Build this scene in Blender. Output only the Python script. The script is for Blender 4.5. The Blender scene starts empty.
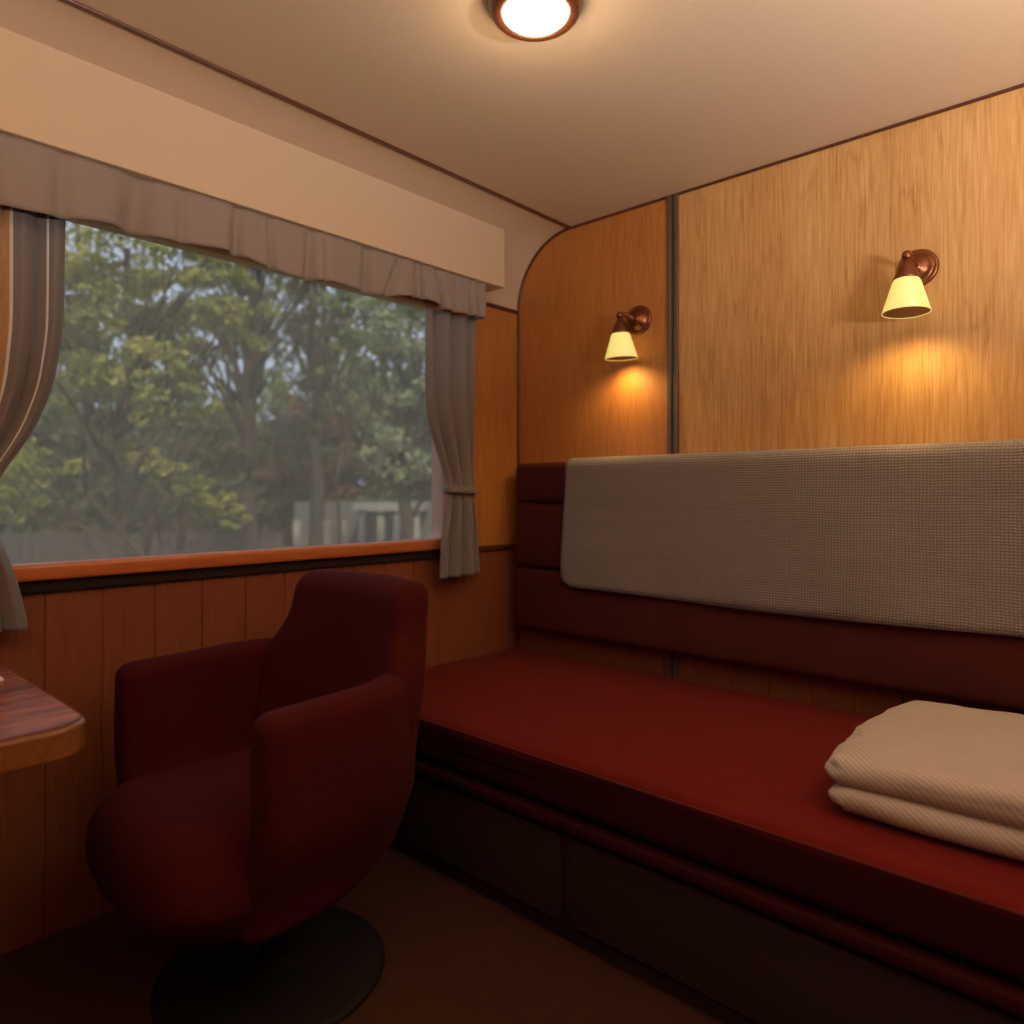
import bpy, bmesh, math, random
from mathutils import Vector, Matrix
from mathutils import noise as mn
random.seed(7)
scn = bpy.context.scene
COL = scn.collection
PI = math.pi
CAM = Vector((2.06, -2.31, 1.11))
YAW = math.atan(647/713)          # view direction, degrees left of +Y

# ------------------------------------------------------------------ helpers
def link(name, bm, mats, parent=None, smooth=False, kind=None):
    me = bpy.data.meshes.new(name)
    bmesh.ops.recalc_face_normals(bm, faces=bm.faces[:])
    bm.to_mesh(me); bm.free()
    if not isinstance(mats, (list, tuple)): mats = [mats]
    for m in mats: me.materials.append(m)
    if smooth:
        for p in me.polygons: p.use_smooth = True
    o = bpy.data.objects.new(name, me); COL.objects.link(o)
    if parent is not None:
        o.parent = parent
        o.matrix_parent_inverse = Matrix.Translation(-Vector(parent.location))
    if kind: o['kind'] = kind
    return o

def tag(o, label, cat, group=None):
    o['label'] = label; o['category'] = cat
    if group: o['group'] = group
    return o

def thing(name, label, cat, loc=(0, 0, 0), group=None):
    o = bpy.data.objects.new(name, None); COL.objects.link(o)
    o.location = loc; o.empty_display_size = .05
    return tag(o, label, cat, group)

def smooth_by_angle(o, deg=40):
    for p in o.data.polygons: p.use_smooth = True
    me = o.data
    bm = bmesh.new(); bm.from_mesh(me)
    lim = math.radians(deg)
    for e in bm.edges:
        if len(e.link_faces) == 2 and e.calc_face_angle(0) > lim: e.smooth = False
    bm.to_mesh(me); bm.free()
    return o

def box(bm, x0, x1, y0, y1, z0, z1, bev=0, seg=2, mi=0):
    t = bmesh.new()
    bmesh.ops.create_cube(t, size=1)
    for v in t.verts:
        v.co = Vector(((x0+x1)/2+v.co.x*(x1-x0), (y0+y1)/2+v.co.y*(y1-y0), (z0+z1)/2+v.co.z*(z1-z0)))
    if bev > 0:
        bmesh.ops.bevel(t, geom=t.edges[:], offset=bev, segments=seg, profile=.5, affect='EDGES')
    for f in t.faces: f.material_index = mi
    merge(bm, t)

def merge(bm, t, mat=None):
    me = bpy.data.meshes.new('tmp'); t.to_mesh(me); t.free()
    if mat is not None: me.transform(mat)
    bm.from_mesh(me); bpy.data.meshes.remove(me)

def grid_surface(bm, rows, closed_u=False, closed_v=False, mi=0, cap=False):
    """rows: list of lists of Vectors"""
    vs = [[bm.verts.new(p) for p in r] for r in rows]
    nu = len(vs); nv = len(vs[0])
    for i in range(nu if closed_u else nu-1):
        for j in range(nv if closed_v else nv-1):
            a = vs[i][j]; b = vs[(i+1) % nu][j]; c = vs[(i+1) % nu][(j+1) % nv]; d = vs[i][(j+1) % nv]
            f = bm.faces.new((a, b, c, d)); f.material_index = mi
    if cap:
        for r in (vs[0], vs[-1]):
            f = bm.faces.new(r); f.material_index = mi
    return vs

def lathe(bm, prof, mat=None, n=40, mi=0):
    """prof: list of (r, z) spun about z"""
    t = bmesh.new()
    rows = []
    for r, z in prof:
        r = max(r, 1e-5)
        rows.append([Vector((r*math.cos(2*PI*k/n), r*math.sin(2*PI*k/n), z)) for k in range(n)])
    grid_surface(t, rows, closed_v=True)
    bmesh.ops.remove_doubles(t, verts=t.verts[:], dist=1e-4)
    for f in t.faces: f.material_index = mi
    merge(bm, t, mat)

def tube(bm, pts, rad, n=12, cap=True, mi=0):
    pts = [Vector(p) for p in pts]
    rows = []
    up = Vector((0, 0, 1))
    for i, p in enumerate(pts):
        d = (pts[min(i+1, len(pts)-1)] - pts[max(i-1, 0)]).normalized()
        a = d.cross(up)
        if a.length < .05: a = d.cross(Vector((1, 0, 0)))
        a.normalize(); b = d.cross(a).normalized()
        r = rad[i] if isinstance(rad, (list, tuple)) else rad
        rows.append([p + a*r*math.cos(2*PI*k/n) + b*r*math.sin(2*PI*k/n) for k in range(n)])
    grid_surface(bm, rows, closed_v=True, cap=cap, mi=mi)

def rounded(hx, hy, hz, r, sub=8, seg=6):
    """soft box centred on origin: subdivided cube with rounded edges (radius r)"""
    t = bmesh.new()
    bmesh.ops.create_cube(t, size=2)
    bmesh.ops.subdivide_edges(t, edges=t.edges[:], cuts=sub, use_grid_fill=True)
    for v in t.verts:
        # warp parameter so that more loops fall in the rounded zone
        q = Vector((v.co.x*hx, v.co.y*hy, v.co.z*hz))
        for k, h in enumerate((hx, hy, hz)):
            s = v.co[k]; inner = max(h-r, 0)
            a = abs(s)
            # outer 40% of steps cover the radius
            q[k] = math.copysign(inner*a/.6 if a < .6 else inner + (h-inner)*(a-.6)/.4, s)
        c = Vector([max(-(h-r), min(h-r, q[k])) for k, h in enumerate((hx, hy, hz))])
        d = q - c
        if d.length > 1e-9:
            m = max(abs(d.x), abs(d.y), abs(d.z))
            # cube-ish offset -> spherical
            d = d.normalized()*m
        v.co = c + d
    return t

def sstep(a, b, x):
    t = max(0, min(1, (x-a)/(b-a))); return t*t*(3-2*t)

def interp(tab, x):
    def L(x):
        if x <= tab[0][0]: return tab[0][1]
        for (a, va), (b, vb) in zip(tab, tab[1:]):
            if x <= b: return va+(vb-va)*(x-a)/(b-a)
        return tab[-1][1]
    return sum(L(x+.012*k) for k in range(-3, 4))/7

# ------------------------------------------------------------------ materials
def lin(c):
    return tuple(((v/255)/12.92 if v/255 <= .04045 else ((v/255+.055)/1.055)**2.4) for v in c)+(1,)

class NT:
    def __init__(s, name):
        s.m = bpy.data.materials.new(name); s.m.use_nodes = True
        s.t = s.m.node_tree; s.t.nodes.clear()
        s.out = s.t.nodes.new('ShaderNodeOutputMaterial')
    def n(s, typ, **kw):
        nd = s.t.nodes.new(typ)
        for k, v in kw.items():
            if k.startswith('i_'):
                key = k[2:]
                key = int(key) if key.isdigit() else key.replace('_', ' ')
                nd.inputs[key].default_value = v
            else: setattr(nd, k, v)
        return nd
    def l(s, a, b): s.t.links.new(a, b)
    def bsdf(s, **kw):
        b = s.n('ShaderNodeBsdfPrincipled')
        for k, v in kw.items(): b.inputs[k.replace('_', ' ')].default_value = v
        s.l(b.outputs[0], s.out.inputs[0]); return b
    def coords(s, scale=(1, 1, 1), rot=(0, 0, 0)):
        tc = s.n('ShaderNodeTexCoord'); mp = s.n('ShaderNodeMapping')
        mp.inputs['Scale'].default_value = scale; mp.inputs['Rotation'].default_value = rot
        s.l(tc.outputs['Object'], mp.inputs[0]); return mp.outputs[0]
    def ramp(s, src, stops):
        r = s.n('ShaderNodeValToRGB'); e = r.color_ramp.elements
        e[0].position = stops[0][0]; e[0].color = stops[0][1]
        e[1].position = stops[-1][0]; e[1].color = stops[-1][1]
        for p, c in stops[1:-1]:
            q = e.new(p); q.color = c
        s.l(src, r.inputs[0]); return r.outputs[0]
    def bump(s, h, b, strength=.3, dist=.01):
        bp = s.n('ShaderNodeBump'); bp.inputs['Strength'].default_value = strength
        bp.inputs['Distance'].default_value = dist
        s.l(h, bp.inputs['Height']); s.l(bp.outputs[0], b.inputs['Normal'])

def wood(name, dark, mid, light, grain=1.0, rough=.38, coat=.12, axis='z', fine=1.0, contrast=1.0, bumpy=.15):
    N = NT(name); b = N.bsdf(Roughness=rough, Coat_Weight=coat, Coat_Roughness=.25)
    sc = {'z': (17, 17, 1.6), 'x': (1.6, 17, 17), 'y': (17, 1.6, 17)}[axis]
    co = N.coords(tuple(v*grain for v in sc))
    # cathedral figure: distorted bands
    n1 = N.n('ShaderNodeTexNoise', i_Scale=1.0, i_Detail=3.0, i_Roughness=.5, i_Distortion=.6); N.l(co, n1.inputs[0])
    mul = N.n('ShaderNodeMath', operation='MULTIPLY'); mul.inputs[1].default_value = 9.0; N.l(n1.outputs[0], mul.inputs[0])
    fr = N.n('ShaderNodeMath', operation='PINGPONG'); fr.inputs[1].default_value = 1.0; N.l(mul.outputs[0], fr.inputs[0])
    # fine pores
    sf = {'z': (170, 170, 6), 'x': (6, 170, 170), 'y': (170, 6, 170)}[axis]
    c2 = N.coords(tuple(v*fine for v in sf))
    n2 = N.n('ShaderNodeTexNoise', i_Scale=1.0, i_Detail=4.0, i_Roughness=.6); N.l(c2, n2.inputs[0])
    n3 = N.n('ShaderNodeTexNoise', i_Scale=.3, i_Detail=2.0); N.l(co, n3.inputs[0])
    ln = N.n('ShaderNodeMapRange', interpolation_type='SMOOTHSTEP'); ln.inputs[1].default_value = 0; ln.inputs[2].default_value = .45
    ln.inputs[3].default_value = .40; ln.inputs[4].default_value = .53; N.l(fr.outputs[0], ln.inputs[0])
    m1 = N.n('ShaderNodeMix', data_type='FLOAT'); m1.inputs[0].default_value = .55
    N.l(ln.outputs[0], m1.inputs[2]); N.l(n2.outputs[0], m1.inputs[3])
    m2 = N.n('ShaderNodeMix', data_type='FLOAT'); m2.inputs[0].default_value = .15
    N.l(m1.outputs[0], m2.inputs[2]); N.l(n3.outputs[0], m2.inputs[3])
    w = .13/contrast
    col = N.ramp(m2.outputs[0], [(.5-w, dark), (.5, mid), (.5+w, light)])
    N.l(col, b.inputs['Base Color'])
    N.bump(n2.outputs[0], b, bumpy, .002)
    return N.m

def fabric(name, col, col2, freq=380, rib=(1, 1, 1), rough=.92, bump=.35, mott=6, sheen=.25, sheen_tint=(1, .5, .4, 1)):
    N = NT(name); b = N.bsdf(Roughness=rough, Sheen_Weight=sheen, Sheen_Roughness=.5, Sheen_Tint=sheen_tint)
    b.inputs['Specular IOR Level'].default_value = .15
    co = N.coords(tuple(freq*v for v in rib))
    n2 = N.n('ShaderNodeTexNoise', i_Scale=1.0, i_Detail=2.0); N.l(co, n2.inputs[0])
    c1 = N.coords((mott,)*3)
    n1 = N.n('ShaderNodeTexNoise', i_Scale=1.0, i_Detail=5.0, i_Roughness=.6); N.l(c1, n1.inputs[0])
    m = N.n('ShaderNodeMix', data_type='FLOAT'); m.inputs[0].default_value = .35
    N.l(n1.outputs[0], m.inputs[2]); N.l(n2.outputs[0], m.inputs[3])
    N.l(N.ramp(m.outputs[0], [(.3, col2), (.7, col)]), b.inputs['Base Color'])
    N.bump(n2.outputs[0], b, bump, .003)
    return N.m

def plain(name, col, rough=.5, metal=0, bump=0, bscale=60, spec=.5, mott=.88):
    N = NT(name); b = N.bsdf(Roughness=rough, Metallic=metal)
    b.inputs['Specular IOR Level'].default_value = spec
    n1 = N.n('ShaderNodeTexNoise', i_Scale=bscale, i_Detail=3.0); N.l(N.coords(), n1.inputs[0])
    d = tuple(c*mott for c in col[:3])+(1,)
    N.l(N.ramp(n1.outputs[0], [(.3, d), (.7, col)]), b.inputs['Base Color'])
    if bump: N.bump(n1.outputs[0], b, bump, .002)
    return N.m

def emissive(name, col, strength, base=(.8, .7, .4, 1)):
    N = NT(name); b = N.bsdf(Roughness=.3)
    b.inputs['Base Color'].default_value = base
    b.inputs['Emission Color'].default_value = col
    b.inputs['Emission Strength'].default_value = strength
    return N.m

M = {}
M['oak_pale'] = wood('pale_oak_veneer', (.42, .200, .060, 1), (.56, .305, .105, 1), (.66, .40, .165, 1), rough=.55, coat=.0, contrast=1.25)
M['oak_warm'] = wood('honey_oak_veneer', (.36, .125, .028, 1), (.48, .185, .042, 1), (.57, .24, .062, 1), rough=.5, coat=.03)
M['oak_side'] = wood('orange_oak_veneer', (.34, .12, .028, 1), (.45, .18, .044, 1), (.54, .23, .062, 1), rough=.5, coat=.03)
M['plank'] = wood('reddish_pine_planks', (.17, .046, .019, 1), (.225, .068, .027, 1), (.28, .090, .035, 1), rough=.5, coat=.05, contrast=.8)
M['sill'] = wood('varnished_orange_sill_wood', (.40, .10, .025, 1), (.52, .155, .045, 1), (.62, .21, .07, 1), rough=.3, coat=.3, axis='y', contrast=.6)
M['mahogany'] = wood('dark_mahogany_trim', (.05, .012, .006, 1), (.09, .022, .009, 1), (.14, .035, .014, 1), rough=.35, coat=.2, axis='y')
M['black_wood'] = wood('blackened_wood_strip', (.010, .004, .003, 1), (.018, .007, .005, 1), (.02, .007, .005, 1), rough=.9, coat=0, axis='y')
M['tabletop'] = wood('rosewood_table_laminate', (.05, .012, .010, 1), (.30, .075, .045, 1), (.50, .17, .09, 1), grain=.8, rough=.25, coat=.3, axis='y', contrast=1.6)
M['table_edge'] = wood('amber_table_edge', (.13, .045, .010, 1), (.20, .075, .018, 1), (.28, .11, .03, 1), rough=.3, coat=.4, axis='x')
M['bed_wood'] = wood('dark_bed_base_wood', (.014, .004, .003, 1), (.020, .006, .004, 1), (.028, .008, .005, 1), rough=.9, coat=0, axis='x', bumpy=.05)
M['cream'] = plain('cream_ceiling_vinyl', (.60, .45, .31, 1), .6, bump=.35, bscale=170, mott=.97)
M['pelmet'] = plain('cream_painted_board', (.60, .46, .32, 1), .55, bump=.12, bscale=140, mott=.97)
M['carpet'] = fabric('dark_brown_carpet', (.050, .018, .008, 1), (.028, .010, .005, 1), freq=420, bump=.6, mott=30, sheen=.1)
M['red'] = fabric('crimson_moquette', (.13, .006, .004, 1), (.095, .004, .003, 1), freq=500, bump=.35, mott=9, sheen=.06)
M['red_rib'] = fabric('ribbed_wine_red_upholstery', (.060, .0035, .0035, 1), (.040, .0025, .0025, 1), freq=330, rib=(.12, .12, 1), bump=.6, mott=5, sheen=.02)
M['band'] = fabric('blackish_red_shade_and_ledge', (.035, .003, .003, 1), (.024, .002, .002, 1), freq=420, bump=.3, mott=6, sheen=.0)  # paints shade on the mattress front; also the ledge's own dark red
M['maroon'] = fabric('maroon_upholstery', (.085, .018, .014, 1), (.062, .013, .010, 1), freq=420, bump=.35, mott=6, sheen=.06)
M['black'] = plain('matt_black_metal', (.008, .006, .006, 1), .7, .0, spec=.2)
M['bronze'] = plain('aged_bronze', (.27, .10, .045, 1), .34, .85)
M['steel'] = plain('brushed_dark_metal_strip', (.17, .125, .095, 1), .42, .45)
M['steel_dark'] = plain('shadow_gap_metal', (.10, .075, .058, 1), .5, .5)
M['lampwood'] = wood('turned_mahogany_lamp_ring', (.045, .012, .005, 1), (.07, .018, .007, 1), (.10, .028, .010, 1), rough=.3, coat=.3)
M['glass_glow'] = emissive('lit_opal_glass', (1, .90, .62, 1), 2.4)
M['shade_glow'] = emissive('lit_yellow_glass_shade', (.92, .74, .20, 1), .80, (.6, .5, .25, 1))
M['shade_plate'] = plain('brown_shade_underside', (.26, .12, .06, 1), .5)
M['paper'] = plain('white_paper', (.8, .78, .74, 1), .7)

def waffle():
    N = NT('woven_waffle_throw'); b = N.bsdf(Roughness=.95, Sheen_Weight=.2, Sheen_Roughness=.5)
    b.inputs['Specular IOR Level'].default_value = .1
    tc = N.n('ShaderNodeTexCoord')
    # gently warped weave
    nz = N.n('ShaderNodeTexNoise', i_Scale=6.0, i_Detail=2.0); N.l(tc.outputs['Object'], nz.inputs[0])
    vm = N.n('ShaderNodeVectorMath', operation='MULTIPLY_ADD')
    N.l(nz.outputs['Color'], vm.inputs[0]); vm.inputs[1].default_value = (.012, .012, .012); N.l(tc.outputs['Object'], vm.inputs[2])
    sep = N.n('ShaderNodeSeparateXYZ'); N.l(vm.outputs[0], sep.inputs[0])
    def wave(o, f):
        m = N.n('ShaderNodeMath', operation='MULTIPLY'); m.inputs[1].default_value = f; N.l(o, m.inputs[0])
        s = N.n('ShaderNodeMath', operation='SINE'); N.l(m.outputs[0], s.inputs[0])
        a = N.n('ShaderNodeMath', operation='MULTIPLY_ADD'); a.inputs[1].default_value = .5; a.inputs[2].default_value = .5
        N.l(s.outputs[0], a.inputs[0]); return a.outputs[0]
    wx = wave(sep.outputs[0], 2*PI/.0088); wz = wave(sep.outputs[2], 2*PI/.0080)
    mu = N.n('ShaderNodeMath', operation='MULTIPLY'); N.l(wx, mu.inputs[0]); N.l(wz, mu.inputs[1])
    # slow horizontal banding in the weave
    c2 = N.coords((.8, .8, 26)); n2 = N.n('ShaderNodeTexNoise', i_Scale=1.0, i_Detail=3.0); N.l(c2, n2.inputs[0])
    mx = N.n('ShaderNodeMix', data_type='FLOAT'); mx.inputs[0].default_value = .28
    N.l(mu.outputs[0], mx.inputs[2]); N.l(n2.outputs[0], mx.inputs[3])
    N.l(N.ramp(mx.outputs[0], [(.0, (.19, .17, .155, 1)), (.35, (.265, .235, .215, 1)), (.8, (.36, .32, .295, 1))]), b.inputs['Base Color'])
    N.bump(mu.outputs[0], b, .8, .004)
    return N.m
M['throw'] = waffle()

def linen():
    N = NT('cream_herringbone_linen'); b = N.bsdf(Roughness=.9, Sheen_Weight=.2)
    b.inputs['Specular IOR Level'].default_value = .15
    tc = N.n('ShaderNodeTexCoord')
    nz = N.n('ShaderNodeTexNoise', i_Scale=5.0, i_Detail=1.0); N.l(tc.outputs['Object'], nz.inputs[0])
    vm = N.n('ShaderNodeVectorMath', operation='MULTIPLY_ADD')
    N.l(nz.outputs['Color'], vm.inputs[0]); vm.inputs[1].default_value = (.05, .05, .05); N.l(tc.outputs['Object'], vm.inputs[2])
    w = N.n('ShaderNodeTexWave', i_Scale=42.0, i_Distortion=.6); w.bands_direction = 'DIAGONAL'
    N.l(vm.outputs[0], w.inputs[0])
    n1 = N.n('ShaderNodeTexNoise', i_Scale=9.0, i_Detail=3.0); N.l(tc.outputs['Object'], n1.inputs[0])
    m = N.n('ShaderNodeMix', data_type='FLOAT'); m.inputs[0].default_value = .45
    N.l(w.outputs['Fac'], m.inputs[2]); N.l(n1.outputs[0], m.inputs[3])
    N.l(N.ramp(m.outputs[0], [(.15, (.34, .275, .235, 1)), (.8, (.47, .395, .345, 1))]), b.inputs['Base Color'])
    N.bump(w.outputs['Fac'], b, .25, .0015)
    return N.m
M['linen'] = linen()

def curtain_mat(name, c1, c2, trans=.12):
    N = NT(name); b = N.bsdf(Roughness=.75, Sheen_Weight=.3, Sheen_Roughness=.4)
    b.inputs['Specular IOR Level'].default_value = .2
    n1 = N.n('ShaderNodeTexNoise', i_Scale=1.0, i_Detail=3.0); N.l(N.coords((500, 500, 500)), n1.inputs[0])
    N.l(N.ramp(n1.outputs[0], [(.3, c2), (.7, c1)]), b.inputs['Base Color'])
    N.bump(n1.outputs[0], b, .2, .001)
    t = N.n('ShaderNodeBsdfTranslucent'); t.inputs[0].default_value = c1
    mx = N.n('ShaderNodeMixShader'); mx.inputs[0].default_value = trans
    N.l(b.outputs[0], mx.inputs[1]); N.l(t.outputs[0], mx.inputs[2]); N.l(mx.outputs[0], N.out.inputs[0])
    return N.m
M['curtain'] = curtain_mat('grey_taupe_curtain_cloth', (.27, .26, .275, 1), (.19, .18, .19, 1))
M['valance'] = curtain_mat('mottled_taupe_valance_cloth', (.38, .31, .275, 1), (.26, .215, .19, 1), .1)
M['lit_fold'] = curtain_mat('curtain_lit_fold_tan', (.62, .40, .22, 1), (.5, .31, .17, 1), .2)  # tan paints the light falling on one curtain fold
M['piping_or_lit_edge'] = curtain_mat('curtain_lit_edge_white', (.88, .92, .95, 1), (.75, .78, .82, 1), .2)  # white paints the light caught along the curtain fold edges

def pane_mat():
    N = NT('hazy_window_glass')  # clear glass veiled by patchy diffuse and translucent layers
    tr = N.n('ShaderNodeBsdfTransparent'); tr.inputs[0].default_value = (.86, .86, .84, 1)
    df = N.n('ShaderNodeBsdfDiffuse'); df.inputs[0].default_value = (.34, .37, .34, 1)
    tl = N.n('ShaderNodeBsdfTranslucent'); tl.inputs[0].default_value = (.46, .42, .34, 1)
    m1 = N.n('ShaderNodeMixShader'); m1.inputs[0].default_value = .68
    N.l(df.outputs[0], m1.inputs[1]); N.l(tl.outputs[0], m1.inputs[2])
    nz = N.n('ShaderNodeTexNoise', i_Scale=2.2, i_Detail=3.0); N.l(N.coords(), nz.inputs[0])
    r = N.n('ShaderNodeMapRange'); r.inputs[3].default_value = .21; r.inputs[4].default_value = .31; N.l(nz.outputs[0], r.inputs[0])
    m2 = N.n('ShaderNodeMixShader'); N.l(r.outputs[0], m2.inputs[0])
    N.l(tr.outputs[0], m2.inputs[1]); N.l(m1.outputs[0], m2.inputs[2])
    gl = N.n('ShaderNodeBsdfGlossy'); gl.inputs['Roughness'].default_value = .12
    m3 = N.n('ShaderNodeMixShader'); m3.inputs[0].default_value = .0
    N.l(m2.outputs[0], m3.inputs[1]); N.l(gl.outputs[0], m3.inputs[2]); N.l(m3.outputs[0], N.out.inputs[0])
    return N.m
M['pane'] = pane_mat()

def leaf_mat(name, c1, c2, c3):
    N = NT(name); b = N.bsdf(Roughness=.6)
    n1 = N.n('ShaderNodeTexNoise', i_Scale=1.6, i_Detail=4.0, i_Roughness=.7); N.l(N.coords(), n1.inputs[0])
    col = N.ramp(n1.outputs[0], [(.32, c1), (.5, c2), (.66, c3)])
    N.l(col, b.inputs['Base Color'])
    t = N.n('ShaderNodeBsdfTranslucent'); N.l(col, t.inputs[0])
    mx = N.n('ShaderNodeMixShader'); mx.inputs[0].default_value = .35
    N.l(b.outputs[0], mx.inputs[1]); N.l(t.outputs[0], mx.inputs[2]); N.l(mx.outputs[0], N.out.inputs[0])
    return N.m
M['leaf_yellow'] = leaf_mat('yellow_green_leaves', (.13, .16, .035, 1), (.25, .27, .06, 1), (.42, .38, .10, 1))
M['leaf_green'] = leaf_mat('mid_green_leaves', (.09, .13, .045, 1), (.16, .21, .075, 1), (.26, .30, .11, 1))
M['leaf_dark'] = leaf_mat('dark_green_leaves', (.05, .045, .025, 1), (.085, .08, .04, 1), (.13, .125, .055, 1))
M['leaf_pale'] = leaf_mat('grey_green_leaves', (.15, .19, .10, 1), (.25, .29, .16, 1), (.36, .38, .22, 1))
M['leaf_orange'] = leaf_mat('orange_autumn_leaves', (.30, .12, .03, 1), (.42, .2, .05, 1), (.55, .3, .08, 1))
M['leaf_rust'] = leaf_mat('rusty_brown_leaves', (.12, .05, .025, 1), (.18, .08, .04, 1), (.24, .11, .05, 1))
M['bark'] = plain('grey_brown_bark', (.04, .03, .022, 1), .9, bump=.8, bscale=14)
M['grass'] = plain('rough_meadow_grass', (.12, .12, .05, 1), .95, bump=.5, bscale=3)
M['plaster'] = plain('pale_plaster', (.26, .25, .22, 1), .8)
M['house_dark'] = plain('dark_recessed_wall', (.10, .10, .10, 1), .8)
M['fence'] = plain('weathered_grey_fence_boards', (.05, .047, .042, 1), .9)
M['roof_grey'] = plain('grey_roof_sheet', (.24, .235, .23, 1), .6)

# ------------------------------------------------------------------ room shell
XR, YF, H = 2.95, -3.35, 2.195
WY0, WY1, WZ0, WZ1 = -1.99, -.424, .935, 1.83     # clear window opening
RX, RZ, CZ = .285, .298, 1.897                    # cove

bm = bmesh.new(); box(bm, -.1, XR+.1, YF-.1, .1, -.08, 0)
link('floor', bm, M['carpet'], kind='structure')

# ceiling with the quarter-round cove towards the window wall
bm = bmesh.new()
prof = []
for k in range(25):
    t = PI/2*k/24
    prof.append((RX - RX*math.cos(t), CZ + RZ*math.sin(t)))
prof += [(XR, H), (XR, H+.08)]
outer = [(-.1, H+.08), (-.1, CZ)]
poly = prof + outer
rows = []
for y in (YF, 0.0):
    rows.append([Vector((x, y, z)) for x, z in poly])
grid_surface(bm, rows, closed_v=True, cap=True)
o = link('ceiling', bm, M['cream'], kind='structure'); smooth_by_angle(o, 30)

# window wall: frame of slabs round the opening, planks below, veneer above
def planks(bm, axis, a0, a1, first, step, z0, z1, depth, gap=.004, mi=0):
    edges = [a0]; e = first
    while e < a1:
        if e > a0+.01: edges.append(e)
        e += step
    edges.append(a1)
    for p, q in zip(edges, edges[1:]):
        if q-p < .01: continue
        if axis == 'y': box(bm, depth[0], depth[1], p+gap/2, q-gap/2, z0, z1, .0025, 1, mi)
        else: box(bm, p+gap/2, q-gap/2, depth[0], depth[1], z0, z1, .0025, 1, mi)

bm = bmesh.new()
box(bm, -.1, -.004, YF, 0, 0, WZ0-.02, 0)                 # backing under window
planks(bm, 'y', YF, 0, -1.779-.132*12, .1322, 0, .878, (-.012, 0), gap=.0028, mi=0)
box(bm, -.1, 0, YF, WY0-.015, .878, CZ, mi=1)
box(bm, -.1, 0, WY1+.015, 0, .878, CZ, mi=1)
box(bm, -.1, 0, WY0-.015, WY1+.015, WZ1+.015, CZ, mi=1)
box(bm, -.1, 0, WY0-.015, WY1+.015, .878, WZ0-.015, mi=1)
link('wall_window', bm, [M['plank'], M['oak_side']], kind='structure')

# back wall: two veneer panels above, planks below
SX0, SX1 = .733, .778
bm = bmesh.new()
box(bm, -.1, XR+.1, .004, .1, 0, H+.08, mi=0)
planks(bm, 'x', 0, XR, .3134-.131*3, .1323, 0, .62, (0, .012), gap=.0028, mi=0)
box(bm, 0, SX0+.01, 0, .012, .62, H, mi=1)
box(bm, SX1-.01, XR, 0, .012, .62, H, mi=2)
link('wall_back', bm, [M['plank'], M['oak_warm'], M['oak_pale']], kind='structure')

bm = bmesh.new(); box(bm, XR, XR+.1, YF, 0, 0, H)
link('wall_right', bm, M['mahogany'], kind='structure')
bm = bmesh.new(); box(bm, -.1, XR+.1, YF-.1, YF, 0, H)
link('wall_front', bm, M['mahogany'], kind='structure')

# trims -------------------------------------------------------------
bm = bmesh.new(); box(bm, RX-.009, RX+.009, YF, -.004, H-.005, H+.002, .002)
link('trim_1', bm, M['mahogany'], kind='structure')                       # ceiling seam
bm = bmesh.new(); box(bm, -.001, .009, YF, -.004, CZ-.010, CZ+.006, .003)
link('trim_2', bm, M['mahogany'], kind='structure')                       # under cove
bm = bmesh.new()
pts = [(0.004, z) for z in (0, .4, .9, 1.4, 1.8)]
pts += [(RX-RX*math.cos(PI/2*k/20)+.003, CZ+RZ*math.sin(PI/2*k/20)-.003) for k in range(21)]
pts += [(1.0, H-.003), (2.0, H-.003), (XR, H-.003)]
tube(bm, [(x, -.004, z) for x, z in pts], .0055, 8)
o = link('trim_3', bm, M['mahogany'], kind='structure', smooth=True)      # bead round the back wall
bm = bmesh.new()
box(bm, -.001, .012, WY1+.03, -.004, .876, .897, .003)
box(bm, -.001, .012, YF, WY0-.03, .876, .897, .003)
link('trim_4', bm, M['mahogany'], kind='structure')                       # wainscot rail
bm = bmesh.new(); box(bm, -.001, .016, WY0-.03, WY1+.03, .866, .897, .003)
link('trim_5', bm, M['black_wood'], kind='structure')                     # strip under sill
bm = bmesh.new()
box(bm, SX0, SX0+.017, -.010, .004, 0, H-.004, .003)
box(bm, SX1-.017, SX1, -.010, .004, 0, H-.004, .003)
box(bm, SX0+.014, SX1-.014, -.004, .004, 0, H-.004, mi=1)
link('trim_6', bm, [M['steel'], M['steel_dark']], kind='structure')       # metal strip between panels

# window ------------------------------------------------------------
def rrect(y0, y1, z0, z1, r, n=8):
    p = []
    for cy, cz, a0 in ((y1-r, z1-r, 0), (y0+r, z1-r, PI/2), (y0+r, z0+r, PI), (y1-r, z0+r, 1.5*PI)):
        for k in range(n+1):
            a = a0+PI/2*k/n
            p.append((cy+r*math.cos(a), cz+r*math.sin(a)))
    return p
win = thing('window_1', None, None, (0, (WY0+WY1)/2, WZ0)); del win['label']; del win['category']
win['kind'] = 'structure'
bm = bmesh.new()
inn = rrect(WY0, WY1, WZ0, WZ1, .055)
out = rrect(WY0-.022, WY1+.022, WZ0-.022, WZ1+.022, .07)
rows = []
for ring, x in ((inn, -.075), (inn, .002), (rrect(WY0-.004, WY1+.004, WZ0-.004, WZ1+.004, .058), .008), (out, .008), (out, -.075)):
    rows.append([Vector((x, y, z)) for y, z in ring])
grid_surface(bm, rows, closed_u=True, closed_v=True)
o = link('window_frame', bm, M['sill'], win); smooth_by_angle(o, 35)
bm = bmesh.new()
ring = rrect(WY0-.01, WY1+.01, WZ0-.01, WZ1+.01, .06)
rows = [[Vector((x, y, z)) for y, z in ring] for x in (-.022, -.016)]
grid_surface(bm, rows, closed_v=True, cap=True)
link('glass_pane', bm, M['pane'], win)
bm = bmesh.new()
box(bm, -.03, .034, WY0-.015, WY1+.012, .896, .9385, .009, 3)
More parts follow.
